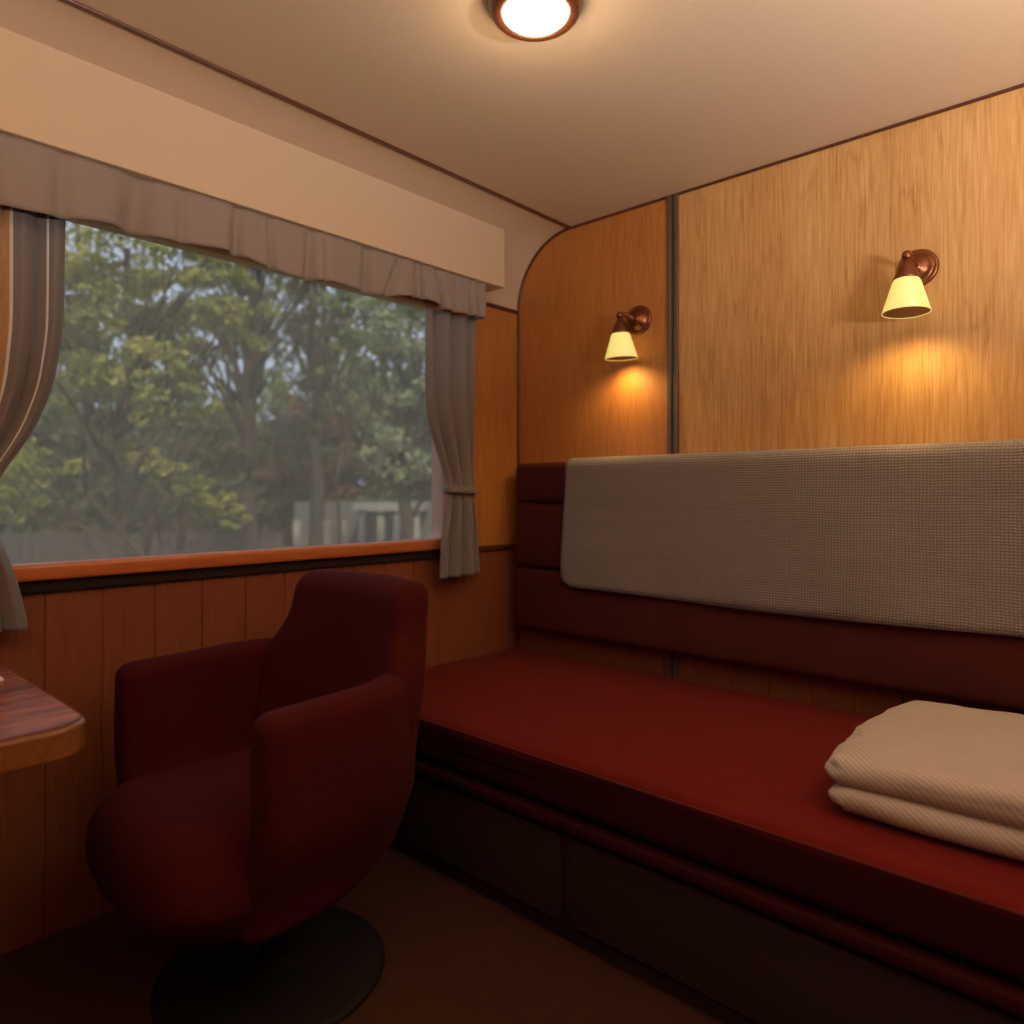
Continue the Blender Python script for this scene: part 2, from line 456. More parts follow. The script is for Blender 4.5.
o = link('window_sill', bm, M['sill'], win); smooth_by_angle(o, 35)

# ------------------------------------------------------------------ pelmet, valance, curtains
bm = bmesh.new()
PY1 = -.259
box(bm, .008, .160, YF+.01, PY1, 1.918, 2.146, .003, 2)
o = link('curtain_pelmet', bm, M['pelmet'])
tag(o, 'long cream painted box pelmet above the window', 'pelmet')

bm = bmesh.new()
rows = []
rnd = random.Random(3)
kn = [(-2.6, .0)]
NY = 420
y0v, y1v = -2.75, -.352
def vfold(y, t):
    # irregular pleats: sharp narrow creases between wide smooth bulges
    s = 0
    for c, w, a, lean in creases:
        yy = y - c - lean*(t-.5)
        s -= a*math.exp(-(yy/w)**2)
    return s + .007*math.sin(y*17+.6)+.003*math.sin(y*41+1)
creases = []
for c, w, a, l in ((-2.6, .02, .016, 0), (-2.42, .03, .018, .02), (-2.22, .02, .014, 0), (-2.02, .025, .018, 0), (-1.93, .02, .02, .0), (-1.78, .018, .01, 0),
                   (-1.61, .03, .02, -.01), (-1.50, .014, .008, 0), (-1.345, .017, .02, .0), (-1.24, .009, .012, .01), (-1.115, .014, .016, 0), (-1.06, .008, .006, 0),
                   (-.90, .017, .022, .005), (-.79, .012, .014, -.05), (-.695, .008, .015, 0), (-.665, .007, .018, 0), (-.575, .013, .02, .04), (-.50, .008, .008, 0),
                   (-.425, .008, .014, 0), (-.385, .006, .014, 0)):
    creases.append((c, w*1.15, a*1.9, l))
for i in range(NY+1):
    y = y0v + (y1v-y0v)*i/NY
    row = []
    zb = 1.772 + .010*math.sin(y*7.5)+.006*math.sin(y*19+2) + .012*sstep(-1.6, -.4, y)
    for j in range(13):
        t = j/12
        z = 1.9175 + (zb-1.9175)*t
        amp = .35 + .65*t
        row.append(Vector((.147 + vfold(y, t)*amp, y, z)))
    rows.append(row)
last = rows[-1]
for dx in (.01, .05, .10):
    rows.append([Vector((p.x-dx, y1v+.002, p.z)) for p in last])
grid_surface(bm, rows)
o = link('window_valance', bm, M['valance'], smooth=True)
tag(o, 'pleated taupe fabric valance hanging under the cream pelmet', 'valance')
md = o.modifiers.new('thick', 'SOLIDIFY'); md.thickness = .003; md.offset = -1

def curtain(name, label, inner, outer_, ztop, zbot, xc, nf, amp, lit_strips=None, flip=1, phase=0.0):
    t = thing(name, label, 'curtain', (xc, (outer_(1.12)+inner(1.12))/2, zbot), 'tied back window curtains')
    bm = bmesh.new(); nz, nu = 90, 150
    pos = []
    for i in range(nz+1):
        z = ztop+(zbot-ztop)*i/nz
        yi, yo = inner(z), outer_(z)
        w = abs(yo-yi)
        row = []
        pinch = math.exp(-((z-1.125)/.07)**2)
        for j in range(nu+1):
            u = j/nu
            # ordered folds: rounded ridges with narrow valleys
            c = math.cos(2*PI*nf*u + phase + .5*math.sin(z*3+u*4))
            r = 1-abs(math.sin(PI*nf*u+phase + .15*math.sin(z*4)))**.9 * 1.0
            a = amp*(1-.55*pinch)
            x = xc + a*(.5-r) + .004*c
            y = yi+(yo-yi)*(u + .018*math.sin(2*PI*nf*u+phase*2))
            row.append(Vector((x, y, z)))
        pos.append(row)
    grid_surface(bm, pos)
    mats = [M['curtain']]
    if lit_strips:  # light on folds and their edges put into the cloth colours
        mats += [M['lit_fold'], M['piping_or_lit_edge']]
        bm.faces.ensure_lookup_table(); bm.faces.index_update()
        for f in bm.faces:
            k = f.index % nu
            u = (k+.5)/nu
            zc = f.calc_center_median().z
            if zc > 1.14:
                if any(abs(u-h) < w for h, w in lit_strips['piping_or_lit_edge']): f.material_index = 2
                elif u > lit_strips['lit_fold']: f.material_index = 1
    o = link('curtain_cloth', bm, mats, t, smooth=True)
    md = o.modifiers.new('thick', 'SOLIDIFY'); md.thickness = .0025
    # tieback band
    bm = bmesh.new()
    yi, yo = inner(1.125), outer_(1.125)
    cy, hw = (yi+yo)/2, abs(yo-yi)/2+.002
    rows = []
    n = 40
    for zz, off in ((1.112, 0), (1.115, .002), (1.136, .002), (1.139, 0), (1.136, -.001), (1.115, -.001)):
        rows.append([Vector((xc+(.024+off)*math.copysign(abs(math.cos(2*PI*k/n))**.5, math.cos(2*PI*k/n)),
                             cy+(hw+off)*math.copysign(abs(math.sin(2*PI*k/n))**.6, math.sin(2*PI*k/n)), zz-.004*math.sin(2*PI*k/n))) for k in range(n)])
    grid_surface(bm, rows, closed_u=True, closed_v=True)
    link('tieback', bm, M['curtain'], t, smooth=True)
    return t
inR = lambda z: interp([(.79, -.535), (.95, -.522), (1.06, -.500), (1.125, -.490), (1.18, -.505), (1.27, -.545), (1.36, -.585), (1.45, -.603), (1.6, -.606), (1.9, -.604)], z)
outR = lambda z: interp([(.79, -.318), (1.0, -.335), (1.125, -.350), (1.4, -.350), (1.9, -.352)], z)
curtain('window_curtain', 'grey taupe curtain tied back at the window corner nearest the wood-panelled back wall', inR, outR, 1.79, .795, .078, 3, .040, phase=.5)
inL = lambda z: .007 + .012*sstep(1.1, .8, z) + interp([(.79, -1.846), (.935, -1.871), (1.02, -1.90), (1.09, -1.912), (1.14, -1.898), (1.185, -1.870), (1.26, -1.823), (1.37, -1.782), (1.50, -1.762), (1.6, -1.76), (1.9, -1.757)], z)
outL = lambda z: interp([(.79, -2.09), (1.125, -2.06), (1.45, -2.075), (1.9, -2.08)], z)
curtain('window_curtain', 'brownish curtain with a lit fold painted tan and lit fold edges painted white, cut off by the left picture edge', inL, outL, 1.79, .79, .078, 5, .038,
        lit_strips={'piping_or_lit_edge': [(.135, .006), (.355, .006)], 'lit_fold': .36}, phase=.2)

# ------------------------------------------------------------------ ceiling lamp
LX, LY = 1.049, -1.119
lamp = thing('ceiling_lamp', 'round ceiling lamp with glowing opal glass in a turned dark wood ring', 'lamp', (LX, LY, H))
bm = bmesh.new()
lathe(bm, [(.070, -.002), (.104, -.002), (.106, -.008), (.104, -.016), (.100, -.020), (.098, -.030), (.092, -.037), (.086, -.040), (.076, -.037), (.073, -.028), (.066, -.002)],
      Matrix.Translation((LX, LY, H)), 64)
link('wood_ring', bm, M['lampwood'], lamp, smooth=True)
bm = bmesh.new()
lathe(bm, [(.074, -.030), (.0725, -.036), (.066, -.040), (.052, -.043), (.03, -.045), (0, -.046)], Matrix.Translation((LX, LY, H)), 64)
link('glass_dome', bm, M['glass_glow'], lamp, smooth=True)

# ------------------------------------------------------------------ wall sconces
def sconce(bx, bz, tilt, label, arm, off=0.0):
    """arm: distance of the shade top from the wall; tilt: lean of shade away from wall"""
    t = thing('wall_sconce', label, 'lamp', (bx, 0, bz), 'bronze wall sconces')
    bm = bmesh.new()
    Rb = Matrix.Translation((bx, 0, bz)) @ Matrix.Rotation(PI/2, 4, 'X')
    lathe(bm, [(.0, .0005), (.050, .0005), (.054, .004), (.053, .009), (.047, .013), (.044, .010), (.038, .012), (.034, .020), (.024, .027), (.013, .030), (.010, .036), (0, .036)], Rb, 48)
    link('wall_plate', bm, M['bronze'], t, smooth=True)
    bm = bmesh.new()
    top = Vector((bx-.004, -arm, bz-.052))
    kn = Vector((bx-.004+off, -arm+.004, bz+.012))
    tube(bm, [(bx, -.030, bz), (bx, -.048, bz-.002), (bx-.001+.3*off, -.5*arm-.018, bz+.008), (bx-.003+.8*off, -arm+.010, bz+.016), kn], [.009, .008, .0075, .008, .010], 16)
    lathe(bm, [(0, .014), (.008, .012), (.013, .004), (.014, -.004), (.010, -.012), (0, -.014)], Matrix.Translation(kn), 24)
    link('arm', bm, M['bronze'], t, smooth=True)
    A = Matrix.Translation(kn) @ Matrix.Rotation(-tilt, 4, 'X')
    bm = bmesh.new()
    lathe(bm, [(0, -.008), (.010, -.010), (.012, -.020), (.018, -.026), (.021, -.034), (.025, -.042), (.027, -.050), (.033, -.062), (.034, -.068), (.026, -.068), (0, -.06)], A, 32)
    link('shade_holder', bm, M['bronze'], t, smooth=True)
    bm = bmesh.new()
    zt, zb = -.064, -.160
    lathe(bm, [(.024, zt+.001), (.031, zt-.003), (.036, zt-.012), (.061, zb), (.0595, zb-.001), (.034, zt-.012), (.024, zt-.003)], A, 48)
    sh = link('glass_shade', bm, M['shade_glow'], t, smooth=True)
    bm = bmesh.new()
    lathe(bm, [(0, zb+.0008), (.0592, zb+.0008), (.0585, zb+.004), (0, zb+.006)], A, 40)
    link('shade_underside', bm, M['shade_plate'], t)
    li = bpy.data.lights.new('sconce_bulb', 'SPOT')
    li.energy = 6.5; li.color = (1, .66, .22); li.spot_size = math.radians(160); li.spot_blend = .7
    li.shadow_soft_size = .05
    lo = bpy.data.objects.new('sconce_bulb', li); COL.objects.link(lo)
    lo.matrix_world = A @ Matrix.Translation((0, 0, zb-.004))
    lo.parent = t; lo.matrix_parent_inverse = Matrix.Translation(-Vector(t.location))
    return t
sconce(.612, 1.764, math.radians(-3), 'smaller-looking bronze wall sconce with yellow glass shade, left of the dark metal strip', .078, -.034)
sconce(1.546, 1.760, math.radians(3), 'bronze wall sconce with tilted yellow glass shade, right of the dark metal strip', .112)

# invented uplighters out of view, added to brighten the ceiling evenly
def fill_uplight(cx, cy, z, label, energy, color):
    up = thing('added_fill_lamp', label, 'lamp', (cx, cy, 0))
    bm = bmesh.new()
    lathe(bm, [(0, 0), (.03, .002), (.10, .03), (.16, .075), (.20, .11), (.196, .112), (.15, .075), (.09, .035), (0, .008)], Matrix.Translation((cx, cy, z)), 40)
    link('bowl', bm, M['paper'], up, smooth=True)
    bm = bmesh.new()
    lathe(bm, [(0, .001), (.12, .001), (.12, .012), (.03, .02), (.012, .04), (.010, z-.02), (.02, z+.001), (0, z+.002)], Matrix.Translation((cx, cy, 0)), 32)
    link('stand', bm, M['bronze'], up, smooth=True)
    li = bpy.data.lights.new('added_fill_light', 'AREA'); li.energy = energy; li.color = color; li.shape = 'DISK'; li.size = .38
    lo = bpy.data.objects.new('added_fill_light', li); COL.objects.link(lo); lo.location = (cx, cy, z+.116); lo.rotation_euler = (PI, 0, 0)
    lo.parent = up; lo.matrix_parent_inverse = Matrix.Translation(-Vector(up.location))
fill_uplight(XR-.22, -1.25, 1.25, 'added unseen fill uplighter by the dark right side wall', 64, (1, .93, .86))
fill_uplight(2.1, YF+.22, 1.25, 'added unseen fill uplighter by the dark wall behind the viewer', 56, (1, .72, .46))

# ------------------------------------------------------------------ bench bed
bed = thing('bench_bed', 'long low bench bed with a bright red mattress along the back wall', 'bed', (1.4, -.5, 0))
bm = bmesh.new()
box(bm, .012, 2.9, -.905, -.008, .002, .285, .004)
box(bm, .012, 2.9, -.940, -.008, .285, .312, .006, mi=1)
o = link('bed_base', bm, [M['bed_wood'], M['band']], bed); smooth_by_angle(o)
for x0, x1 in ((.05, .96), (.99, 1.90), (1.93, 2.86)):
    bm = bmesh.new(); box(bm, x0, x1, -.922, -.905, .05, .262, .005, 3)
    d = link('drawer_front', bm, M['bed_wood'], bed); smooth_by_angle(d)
bm = bmesh.new()
t = rounded(1.445, .452, .069, .034, sub=24)
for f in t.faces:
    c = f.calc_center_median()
    if c.y < -.436 and c.z < .048: f.material_index = 1  # front face darkened by colour in place of shade
for v in t.verts:
    k = mn.noise(v.co*3.0)
    if v.co.z > 0:
        v.co.z += .006*k + .004*(1-(v.co.y/.46)**2) - .006*sstep(-.28, -.452, v.co.y)
merge(bm, t, Matrix.Translation((1.457, -.478, .390)))
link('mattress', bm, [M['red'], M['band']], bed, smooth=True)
bm = bmesh.new()
for z in (.443,):
    tube(bm, [(.05, -.929, z), (1.0, -.930, z), (2.0, -.930, z), (2.86, -.929, z)], .0035, 8)
link('piping_or_lit_edge', bm, M['maroon'], bed, smooth=True)

# ------------------------------------------------------------------ back cushion on the wall
bk = thing('padded_wall_cushion', 'maroon padded back cushion in three horizontal bands mounted above the bed', 'wall cushion', (1.4, 0, .55))
for z0, z1, th in ((.552, .803, .098), (.809, 1.069, .094), (1.075, 1.238, .092)):
    bm = bmesh.new()
    t = rounded(1.385, th/2, (z1-z0)/2, .026, sub=14)
    for v in t.verts:
        if v.co.y < 0: v.co.y -= .006*(1-(v.co.z/((z1-z0)/2))**2)
    merge(bm, t, Matrix.Translation((.062+1.385, -th/2-.002, (z0+z1)/2)))
    link('cushion_band', bm, M['maroon'], bk, smooth=True)

# throw over the top
bm = bmesh.new()
X0, X1 = .352, 2.62
nx, rows = 180, []
path = [(-.014, 1.239, 0), (-.030, 1.241, 0), (-.060, 1.2425, 0), (-.090, 1.240, 0), (-.106, 1.230, 0), (-.110, 1.215, 0)]
zl = 1.19
while zl > .76:
    path.append((-.111, zl, 0)); zl -= .03
path.append((-.111, .746, 0))
for i in range(nx+1):
    x = X0+(X1-X0)*i/nx
    row = []
    for j, (y, z, _) in enumerate(path):
        w = sstep(1.2, .75, z) if y < -.1 else 0
        yy = y - w*(.006+.005*math.sin(x*5.3)+.003*math.sin(x*13+z*9)) - .002*mn.noise(Vector((x*8, z*8, 0)))
        xx = x
        zz = z
        dL = x-X0
        if y < -.1 and z < .80 and dL < .05:      # rounded lower left corner
            zz = max(z, .80-math.sqrt(max(0, .05**2-(.05-dL)**2)))
        if z < .76 and y < -.1: zz += .006*math.sin(x*4)
        xx += -.018*sstep(1.2, .75, z)*(1-sstep(0, .3, dL)) if y < -.1 else 0
        row.append(Vector((xx, yy, zz)))
    rows.append(row)
grid_surface(bm, rows)
o = link('throw_blanket', bm, M['throw'], smooth=True)
md = o.modifiers.new('thick', 'SOLIDIFY'); md.thickness = .009; md.offset = 1
tag(o, 'grey beige waffle-weave throw blanket draped over the maroon back cushion', 'blanket')

# ------------------------------------------------------------------ folded bedding
bd = thing('folded_bedding', 'folded cream linen duvet in two layers lying on the red mattress', 'bedding', (1.9, -.52, .452))
def fold_layer(x0, x1, y0, y1, z0, z1, r, amp, seed, name, rise=0, round_left=.1):
    t = rounded((x1-x0)/2, (y1-y0)/2, (z1-z0)/2, r, sub=40)
    hx, hy, hz = (x1-x0)/2, (y1-y0)/2, (z1-z0)/2
    for v in t.verts:
        p = Vector((v.co.x, v.co.y, v.co.z))
        n = mn.noise(Vector((p.x*7+seed, p.y*5, seed)))
        n2 = mn.noise(Vector((p.x*22+seed, p.y*14+p.x*10, seed+3)))
        up = 1 if p.z > 0 else .15
        v.co.z += up*(amp*n + amp*.35*n2) + up*rise*(p.x+hx)/(2*hx)
        # left end: crumpled edge and curved-in corners
        L = 1-sstep(-hx, -hx+.07, p.x)
        v.co.x += L*(.034*mn.noise(Vector((seed, p.y*14, p.z*40))) + round_left*(abs(p.y/hy)**3)*.55)
        v.co.y += .008*mn.noise(Vector((p.x*6, seed, p.z*12)))
        v.co.z -= L*up*.010
    bm = bmesh.new(); merge(bm, t, Matrix.Translation(((x0+x1)/2, (y0+y1)/2, (z0+z1)/2)))
    return link(name, bm, M['linen'], bd, smooth=True)
fold_layer(1.542, 2.30, -.812, -.235, .467, .524, .028, .003, 1.3, 'lower_layer', 0, .05)
fold_layer(1.535, 2.32, -.805, -.215, .519, .575, .0279, .006, 4.1, 'upper_layer', .028, .05)
# ------------------------------------------------------------------ swivel tub chair
CX = .545
ch = thing('swivel_armchair', 'wine red upholstered swivel tub chair on a black disc base by the window', 'chair', (CX, -1.455, 0))
def arm_section(sx, y, shrink=1.0):
    zt = .704 + .010*sstep(-1.66, -1.28, y)
    zb = .250 + .045*sstep(-1.55, -1.26, y) + .04*sstep(-1.32, -1.24, y)
    T = .086; hz = (zt-zb)/2*(1-(1-shrink)*.16); ht = T/2*shrink; r = min(.034, ht*.98)
    ring = []
    for ci, (st, sz) in enumerate(((1, 1), (-1, 1), (-1, -1), (1, -1))):
        for k in range(7):
            a = PI/2*ci + PI/2*k/6
            ring.append((st*(ht-r)+r*math.cos(a), sz*(hz-r)+r*math.sin(a)))
    full = []
    for i, p in enumerate(ring):
        q = ring[(i+1) % len(ring)]; full.append(p)
        if abs(q[1]-p[1]) > .08:
            for k in range(1, 12): full.append((p[0], p[1]+(q[1]-p[1])*k/12))
    out = []
    for t, h in full:
        z = (zt+zb)/2+h; s_ = h/max(hz, .01)
        d = .300 + (.018 if sx < 0 else -.004) - (.040 if sx < 0 else .062)*sstep(-1.46, -1.24, y)**1.5 + t + .009*(1-s_*s_)*(1 if t > 0 else -.5)*shrink - .070*sstep(.50, .27, z)
        out.append(Vector((CX+sx*d, y, z)))
    return out
for sx in (-1, 1):
    bm = bmesh.new(); rows = []
    Y0, Y1 = (-1.686 if sx < 0 else -1.662), -1.245
    ends = ((.30, .0), (.55, .003), (.78, .010), (.92, .022), (.98, .034))
    for sh, d_ in ends: rows.append(arm_section(sx, Y0+d_, sh))
    if sx > 0: Y1 = -1.262
    for k in range(22): rows.append(arm_section(sx, Y0+.045+(Y1-Y0-.09)*k/21))
    for sh, d_ in reversed(ends): rows.append(arm_section(sx, Y1-d_, sh))
    grid_surface(bm, rows, closed_v=True, cap=True)
    link('armrest', bm, M['red_rib'], ch, smooth=True)
# backrest: upright padded panel, shoulders narrowing above the arms, gently leaning back
bm = bmesh.new()
t = rounded(.294, .056, .304, .050, sub=26)
for v in t.verts:
    z = v.co.z+.595
    k = sstep(.655, .80, z)
    tp = sstep(.70, .90, z)
    v.co.x *= (1 - .16*k - .05*tp) * (1-.22*sstep(.50, .30, z))
    v.co.y += .16*(z-.5) - .07*(abs(v.co.x)/.3)**2.2 * (1-.35*k) - .05*sstep(.45, .28, z)
    v.co.z -= .010*(abs(v.co.x)/.3)**3*tp
merge(bm, t, Matrix.Translation((CX+.010, -1.268, .603)))
link('backrest', bm, M['red_rib'], ch, smooth=True)

bm = bmesh.new()
t = rounded(.252, .250, .112, .100, sub=24)
for v in t.verts:
    p = v.co.copy()
    fr = sstep(.08, -.25, p.y)
    # D-shaped bulging front that rolls under
    v.co.y -= .065*fr*(1-(p.x/.26)**2)
    v.co.x *= 1 + .13*fr*(1-abs(p.z)/.2)
    if p.z > 0: v.co.z += .012*(1-(p.x/.26)**2)
    else:
        v.co.x *= 1-.12*(-p.z/.112)
        v.co.z -= .012
        v.co.y += .03*fr*(-p.z/.105)
merge(bm, t, Matrix.Translation((CX-.003, -1.504, .356)))
link('seat_cushion', bm, M['red_rib'], ch, smooth=True)
bm = bmesh.new()
lathe(bm, [(0, .001), (.250, .001), (.256, .006), (.254, .012), (.24, .018), (.10, .026), (.05, .034), (.034, .05), (.030, .09), (.030, .26), (.07, .268), (.07, .275), (0, .275)],
      Matrix.Translation((CX-.01, -1.455, 0)), 72)
link('pedestal_base', bm, M['black'], ch, smooth=True)

# ------------------------------------------------------------------ wall table
tb = thing('wall_table', 'rosewood table top with rounded amber edge jutting in from the left', 'table', (.4, -2.3, .70))
def slab(bm, x0, x1, y0, y1, z0, z1, r, inset=0, n=10):
    pts = []
    for cx, cy, a0 in ((x1-r, y1-r, 0), (x1-r, y0+r, -PI/2)):
        rng = range(n+1)
        arc = [(cx+(r-inset)*math.cos(a0+PI/2*k/n), cy+(r-inset)*math.sin(a0+PI/2*k/n)) for k in rng]
        pts.append(arc)
    ring = [(x0, y0+inset)] + pts[1] + pts[0] + [(x0, y1-inset)]
    return ring
bm = bmesh.new()
rows = []
for ins, z in ((.003, .700), (0, .704), (0, .744), (.003, .748), (.006, .749), (.006, .70)):
    rows.append([Vector((x, y, z)) for x, y in slab(None, .004, .815, -2.75, -1.915, 0, 0, .065, ins)])
grid_surface(bm, rows, closed_v=True, cap=True)
o = link('table_edge', bm, M['table_edge'], tb); smooth_by_angle(o, 35)
bm = bmesh.new()
rows = []
for z in (.7495, .7515):
    rows.append([Vector((x, y, z)) for x, y in slab(None, .004, .815, -2.75, -1.915, 0, 0, .065, .008)])
grid_surface(bm, rows, closed_v=True, cap=True)
link('table_surface', bm, M['tabletop'], tb)
bm = bmesh.new()
tube(bm, [(.36, -2.34, 0.003), (.36, -2.34, .70)], .028, 24)
lathe(bm, [(0, .001), (.20, .001), (.20, .012), (.05, .025), (0, .025)], Matrix.Translation((.36, -2.34, 0)), 40)
link('pedestal_leg', bm, M['black'], tb, smooth=True)
bm = bmesh.new()
box(bm, .34, .425, -2.03, -1.953, .7522, .7575, .002)
o = link('notepaper_pad', bm, M['paper'])
tag(o, 'small white paper pad on the rosewood table, at the left picture edge', 'paper pad')

# ------------------------------------------------------------------ outside
def ray(px):
    u = (px-512)/713
    S, C = math.sin(YAW), math.cos(YAW)
    return Vector((-S+C*u, C+S*u, 0))
def place(px, py, depth):
    p = CAM + ray(px)*depth; p.z = CAM.z + (494-py)/713*depth; return p
GZ = -1.1
bm = bmesh.new()
box(bm, -90, -.6, -60, 90, GZ-.3, GZ)
link('ground', bm, M['grass'], kind='structure')

def leaves(bm, c, r, n, size, rnd, flat=1.0):
    for _ in range(n):
        while True:
            d = Vector((rnd.uniform(-1, 1), rnd.uniform(-1, 1), rnd.uniform(-1, 1)))
            if d.length <= 1: break
        p = c + Vector((d.x*r, d.y*r, d.z*r*flat))
        s = size*rnd.uniform(.45, .95)
        a = Vector((rnd.gauss(0, 1), rnd.gauss(0, 1), rnd.gauss(0, 1))).normalized()
        b = a.cross(Vector((rnd.gauss(0, 1), rnd.gauss(0, 1), rnd.gauss(0, 1)))).normalized()
        v = [bm.verts.new(q) for q in (p-a*s, p+b*s*.5, p+a*s, p-b*s*.5)]
        bm.faces.new(v)

def tree(label, px, depth, top, blobs, leafm, trunk_r=.14, group='trees beyond the window', leafsize=.10, dens=1.0, branches=8, seed=1, name='tree'):
    """blobs: (px, py, radius in metres, depth offset, leaf count)"""
    rnd = random.Random(seed)
    base = place(px, 494, depth); base.z = GZ
    t = thing(name, label, 'tree', base, group)
    bm = bmesh.new()
    topz = CAM.z+(494-top)/713*depth
    pts = []; n = 9
    ox = [rnd.uniform(-.12, .12) for _ in range(n+1)]; oy = [rnd.uniform(-.12, .12) for _ in range(n+1)]
    for k in range(n+1):
        f = k/n
        pts.append(Vector((base.x+ox[k]*f*2, base.y+oy[k]*f*2, GZ+(topz-GZ)*f)))
    tube(bm, pts, [trunk_r*(1-.75*k/n) for k in range(n+1)], 8)
    cs = [place(b[0], b[1], depth+b[3]) for b in blobs]
    targets = cs[:]
    while len(targets) < branches:
        c = rnd.choice(cs); targets.append(c+Vector((rnd.uniform(-1, 1), rnd.uniform(-1, 1), rnd.uniform(-.6, 1))))
    for q in targets:
        f = max(.25, min(.9, (q.z-GZ)/(topz-GZ)*.7))
        a = pts[int(f*n)]
        mid = (a+q)/2 + Vector((rnd.uniform(-.2, .2), rnd.uniform(-.2, .2), -.1*(q-a).length*.5))
        tube(bm, [a, mid, q], [trunk_r*.36, trunk_r*.2, trunk_r*.05], 5)
        for _ in range(3):
            e = q+Vector((rnd.uniform(-.8, .8), rnd.uniform(-.8, .8), rnd.uniform(-.3, .8)))
            tube(bm, [mid, (mid+e)/2+Vector((0, 0, .1)), e], [trunk_r*.16, trunk_r*.08, trunk_r*.03], 4)
    link('trunk', bm, M['bark'], t, smooth=True)
    bm = bmesh.new()
    for (bx_, by_, r, dd, cnt), c in zip(blobs, cs):
        # each blob is broken into twiggy sub-clusters so that sky shows between
        m = max(3, int(cnt/45))
        for _ in range(m):
            d = Vector((rnd.gauss(0, 1), rnd.gauss(0, 1), rnd.gauss(0, 1))).normalized()*r*rnd.uniform(.25, 1)
            leaves(bm, c+d, r*.27, int(62*dens), leafsize, rnd, .6)
    link('foliage', bm, M[leafm], t)
    return t

tree('tall yellow-green leafy tree filling the upper left of the window view', 118, 8.5, 250,
     [(95, 262, 1.0, 0, 1100), (150, 290, .9, .3, 900), (205, 265, .7, 0, 700), (225, 320, .55, 0, 520), (80, 350, .8, -.3, 800), (130, 385, .8, 0, 800), (190, 410, .5, 0, 380),
      (60, 300, .8, .2, 600), (180, 345, .6, .2, 500), (95, 440, .5, 0, 260)], 'leaf_yellow', seed=11, leafsize=.085)
tree('low tree with one bright leafy bough slanting down to the right', 140, 7.0, 430,
     [(150, 460, .20, 0, 900), (165, 470, .20, 0, 900), (180, 480, .20, 0, 900), (195, 490, .20, 0, 800), (210, 500, .18, 0, 800), (225, 510, .16, 0, 700), (238, 519, .11, 0, 400), (22, 470, .36, 0, 1300), (14, 495, .32, 0, 1000)],
     'leaf_yellow', trunk_r=.07, seed=5, leafsize=.045, branches=7, dens=.45)
tree('dark slender tree with bare branching limbs near the middle of the window', 250, 12.0, 235,
     [(250, 280, 1.1, 0, 500), (290, 255, 1.0, 0, 420), (215, 300, .9, .5, 300), (265, 345, .9, 1, 300)], 'leaf_dark', trunk_r=.17, seed=21, leafsize=.09, branches=22)
tree('dark forked tree right of the window centre', 318, 14.6, 240,
     [(310, 285, 1.1, 0, 420), (345, 270, .9, 0, 400), (330, 340, .9, .6, 300), (300, 425, 1.3, .5, 700)], 'leaf_dark', trunk_r=.17, seed=31, leafsize=.09, branches=20)
tree('grey-green bushy tree beside the right hand curtain', 405, 10.5, 280,
     [(375, 315, .8, 0, 560), (410, 330, .8, 0, 650), (395, 375, .8, 0, 700), (425, 400, .7, 0, 600), (360, 360, .55, 0, 300), (400, 440, .8, 0, 700), (432, 460, .7, 0, 500), (345, 400, .4, 0, 160), (440, 340, .7, 0, 400)],
     'leaf_pale', seed=41, leafsize=.085)
tree('pale green sunlit sapling in front of the dark forked tree', 338, 9.3, 330,
     [(338, 360, .35, 0, 260), (350, 330, .4, 0, 220), (330, 300, .35, 0, 160)], 'leaf_green', trunk_r=.05, seed=43, leafsize=.08, branches=5)
tree('small orange-leaved tree glimpsed through the middle of the window', 290, 16.0, 395,
     [(291, 401, .30, 0, 200)], 'leaf_orange', trunk_r=.06, seed=51, leafsize=.08, branches=3)
tree('rusty brown bush below the orange-leaved tree', 312, 17.6, 430,
     [(312, 430, .9, 0, 700), (330, 460, 1.0, 0, 700), (290, 465, 1.0, 0, 600)], 'leaf_rust', seed=61, leafsize=.1)
def woodland(name, label, cat, spec, leafm, size, seed):
    rnd = random.Random(seed); bm = bmesh.new()
    for px, py, depth, r, cnt in spec:
        c = place(px, py, depth)
        for _ in range(max(3, cnt//50)):
            d_ = Vector((rnd.gauss(0, 1), rnd.gauss(0, 1), rnd.gauss(0, 1))).normalized()*r*rnd.uniform(.2, 1)
            leaves(bm, c+d_, r*.32, 50, size, rnd, .7)
    for px, py, depth, r, cnt in spec[::2]:
        b = place(px, py, depth); tube(bm, [(b.x, b.y, GZ), (b.x+.1, b.y, b.z+r)], [.13, .05], 6)
    o = link(name, bm, M[leafm], kind='stuff'); return tag(o, label, cat)
sp = []
for p in range(-60, 1150, 28):
    sp.append((p, 455+12*math.sin(p*.05), 19, 1.1, 1100)); sp.append((p+10, 490, 18.4, 1.2, 1300)); sp.append((p, 520, 18, 1.0, 900))
woodland('undergrowth', 'dark undergrowth thicket along the foot of the wood beyond the window', 'undergrowth', sp, 'leaf_dark', .15, 70)
sp = []
rr = random.Random(4)
for p in range(-80, 1150, 30):
    for y, cn in ((425, 900), (385, 300), (345, 130), (300, 90)):
        if 210 < p < 320 and y > 330 and y < 400: cn //= 3
        sp.append((p+rr.uniform(-12, 12), y+rr.uniform(-14, 14), 27+rr.uniform(-1, 1), 1.9, cn))
woodland('distant_woodland', 'hazy distant wood seen between the nearer trees', 'woodland', sp, 'leaf_green', .2, 90)

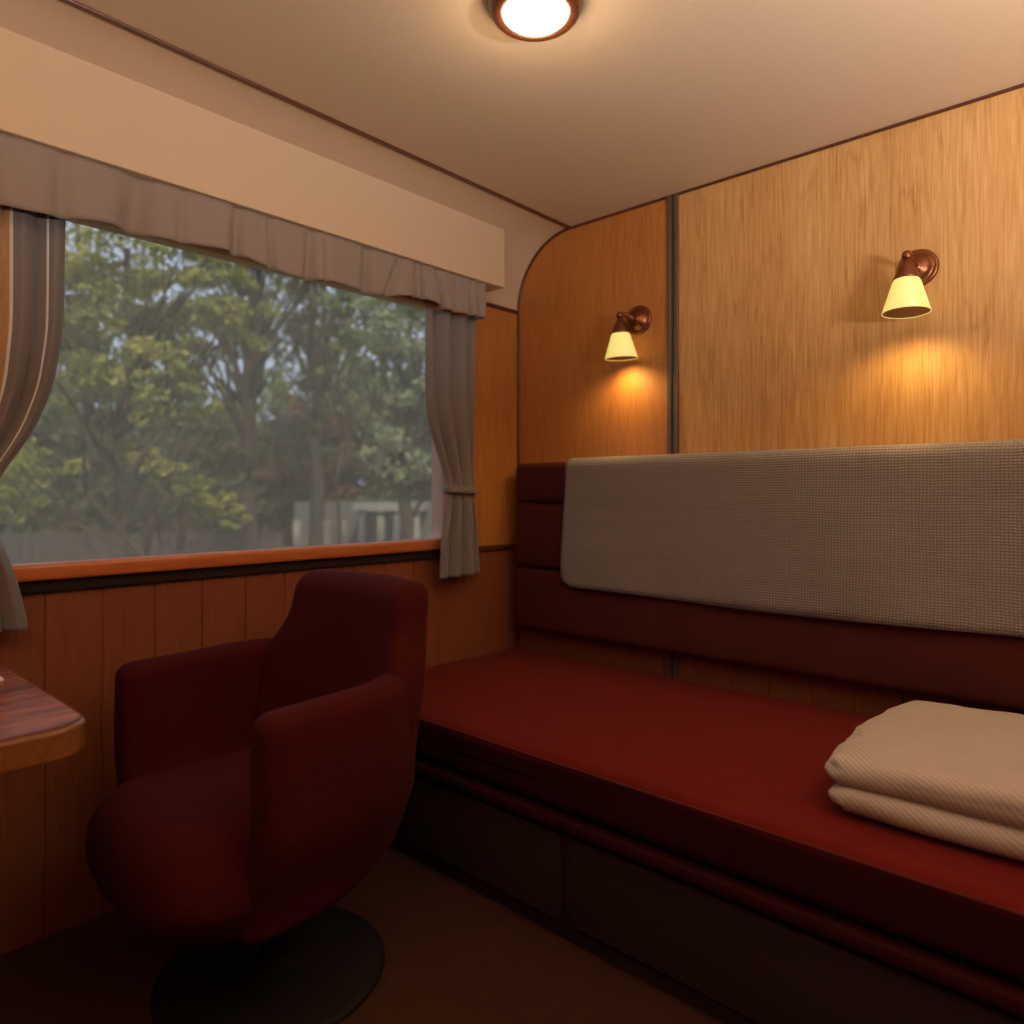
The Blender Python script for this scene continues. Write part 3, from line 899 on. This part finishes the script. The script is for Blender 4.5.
# pale colonnaded building glimpsed low on the right
d = 14.0
fw = ray(512).normalized(); rt = Vector((fw.y, -fw.x, 0))
c0 = place(372, 494, d)
bl = thing('colonnade_building', 'low pale building with a row of square columns glimpsed through trees', 'building', (c0.x, c0.y, GZ))
def obox(bm, w0, w1, d0, d1, z0, z1):
    t = bmesh.new(); bmesh.ops.create_cube(t, size=1)
    for v in t.verts:
        a = w0+(w1-w0)*(v.co.x+.5); b = d0+(d1-d0)*(v.co.y+.5)
        p = Vector((c0.x, c0.y, 0)) + rt*a + fw*b
        v.co = Vector((p.x, p.y, z0+(z1-z0)*(v.co.z+.5)))
    merge(bm, t)
bm = bmesh.new(); obox(bm, -1.8, 1.6, .9, 2.4, GZ, .95); link('rear_wall', bm, M['house_dark'], bl)
bm = bmesh.new(); obox(bm, -.35, 1.0, -.1, 2.5, .78, .92); link('roof_slab', bm, M['roof_grey'], bl)
for w in (-1.55, -.95, -.62, -.28, .1, .42, .8):
    bm = bmesh.new(); obox(bm, w, w+.13, 0, .14, GZ, .78 if w > -.4 else .58); link('column', bm, M['plaster'], bl)
bm = bmesh.new(); obox(bm, .45, .85, -.02, .0, .62, .78); link('fascia', bm, M['plaster'], bl)

# board fence on the left
bm = bmesh.new()
c0 = place(90, 494, 15.0)
fc = thing('board_fence', 'weathered grey board fence low in the left of the window view', 'fence', (c0.x, c0.y, GZ))
for k in range(-16, 17):
    obox(bm, k*.24, k*.24+.225, 0, .03, GZ+.1, .30)
link('boards', bm, M['fence'], fc)
for k in (-3.6, -1.8, 0, 1.8, 3.6):
    bm = bmesh.new(); obox(bm, k, k+.12, .03, .14, GZ, .42); link('fence_post', bm, M['fence'], fc)

# ------------------------------------------------------------------ light
w = bpy.data.worlds.new('world'); scn.world = w; w.use_nodes = True
bg = w.node_tree.nodes['Background']; bg.inputs[0].default_value = (.62, .72, .95, 1); bg.inputs[1].default_value = 1.5
sun = bpy.data.lights.new('sun', 'SUN'); sun.energy = 6.5; sun.color = (1, .86, .62); sun.angle = math.radians(1.5)
so = bpy.data.objects.new('sun', sun); COL.objects.link(so)
so.rotation_euler = Vector((-.75, .35, -.85)).to_track_quat('-Z', 'Y').to_euler()

li = bpy.data.lights.new('ceiling_lamp_light', 'POINT'); li.energy = 2.4; li.color = (1, .76, .48); li.shadow_soft_size = .05
lo = bpy.data.objects.new('ceiling_lamp_light', li); COL.objects.link(lo); lo.location = (LX, LY, H-.12)

# ------------------------------------------------------------------ camera
cd = bpy.data.cameras.new('camera'); cam = bpy.data.objects.new('camera', cd); COL.objects.link(cam)
cam.location = CAM; cam.rotation_euler = (PI/2, 0, YAW)
cd.sensor_fit = 'HORIZONTAL'; cd.sensor_width = 36; cd.lens = 36*713/1024
cd.shift_y = -(512-494)/1024
cd.clip_start = .02; cd.clip_end = 300
cd.dof.use_dof = True; cd.dof.focus_distance = 1.9; cd.dof.aperture_fstop = 1.7
scn.camera = cam
scn.view_settings.view_transform = 'Standard'; scn.view_settings.look = 'None'
scn.view_settings.exposure = 0; scn.view_settings.gamma = 1; scn.view_settings.use_curve_mapping = False
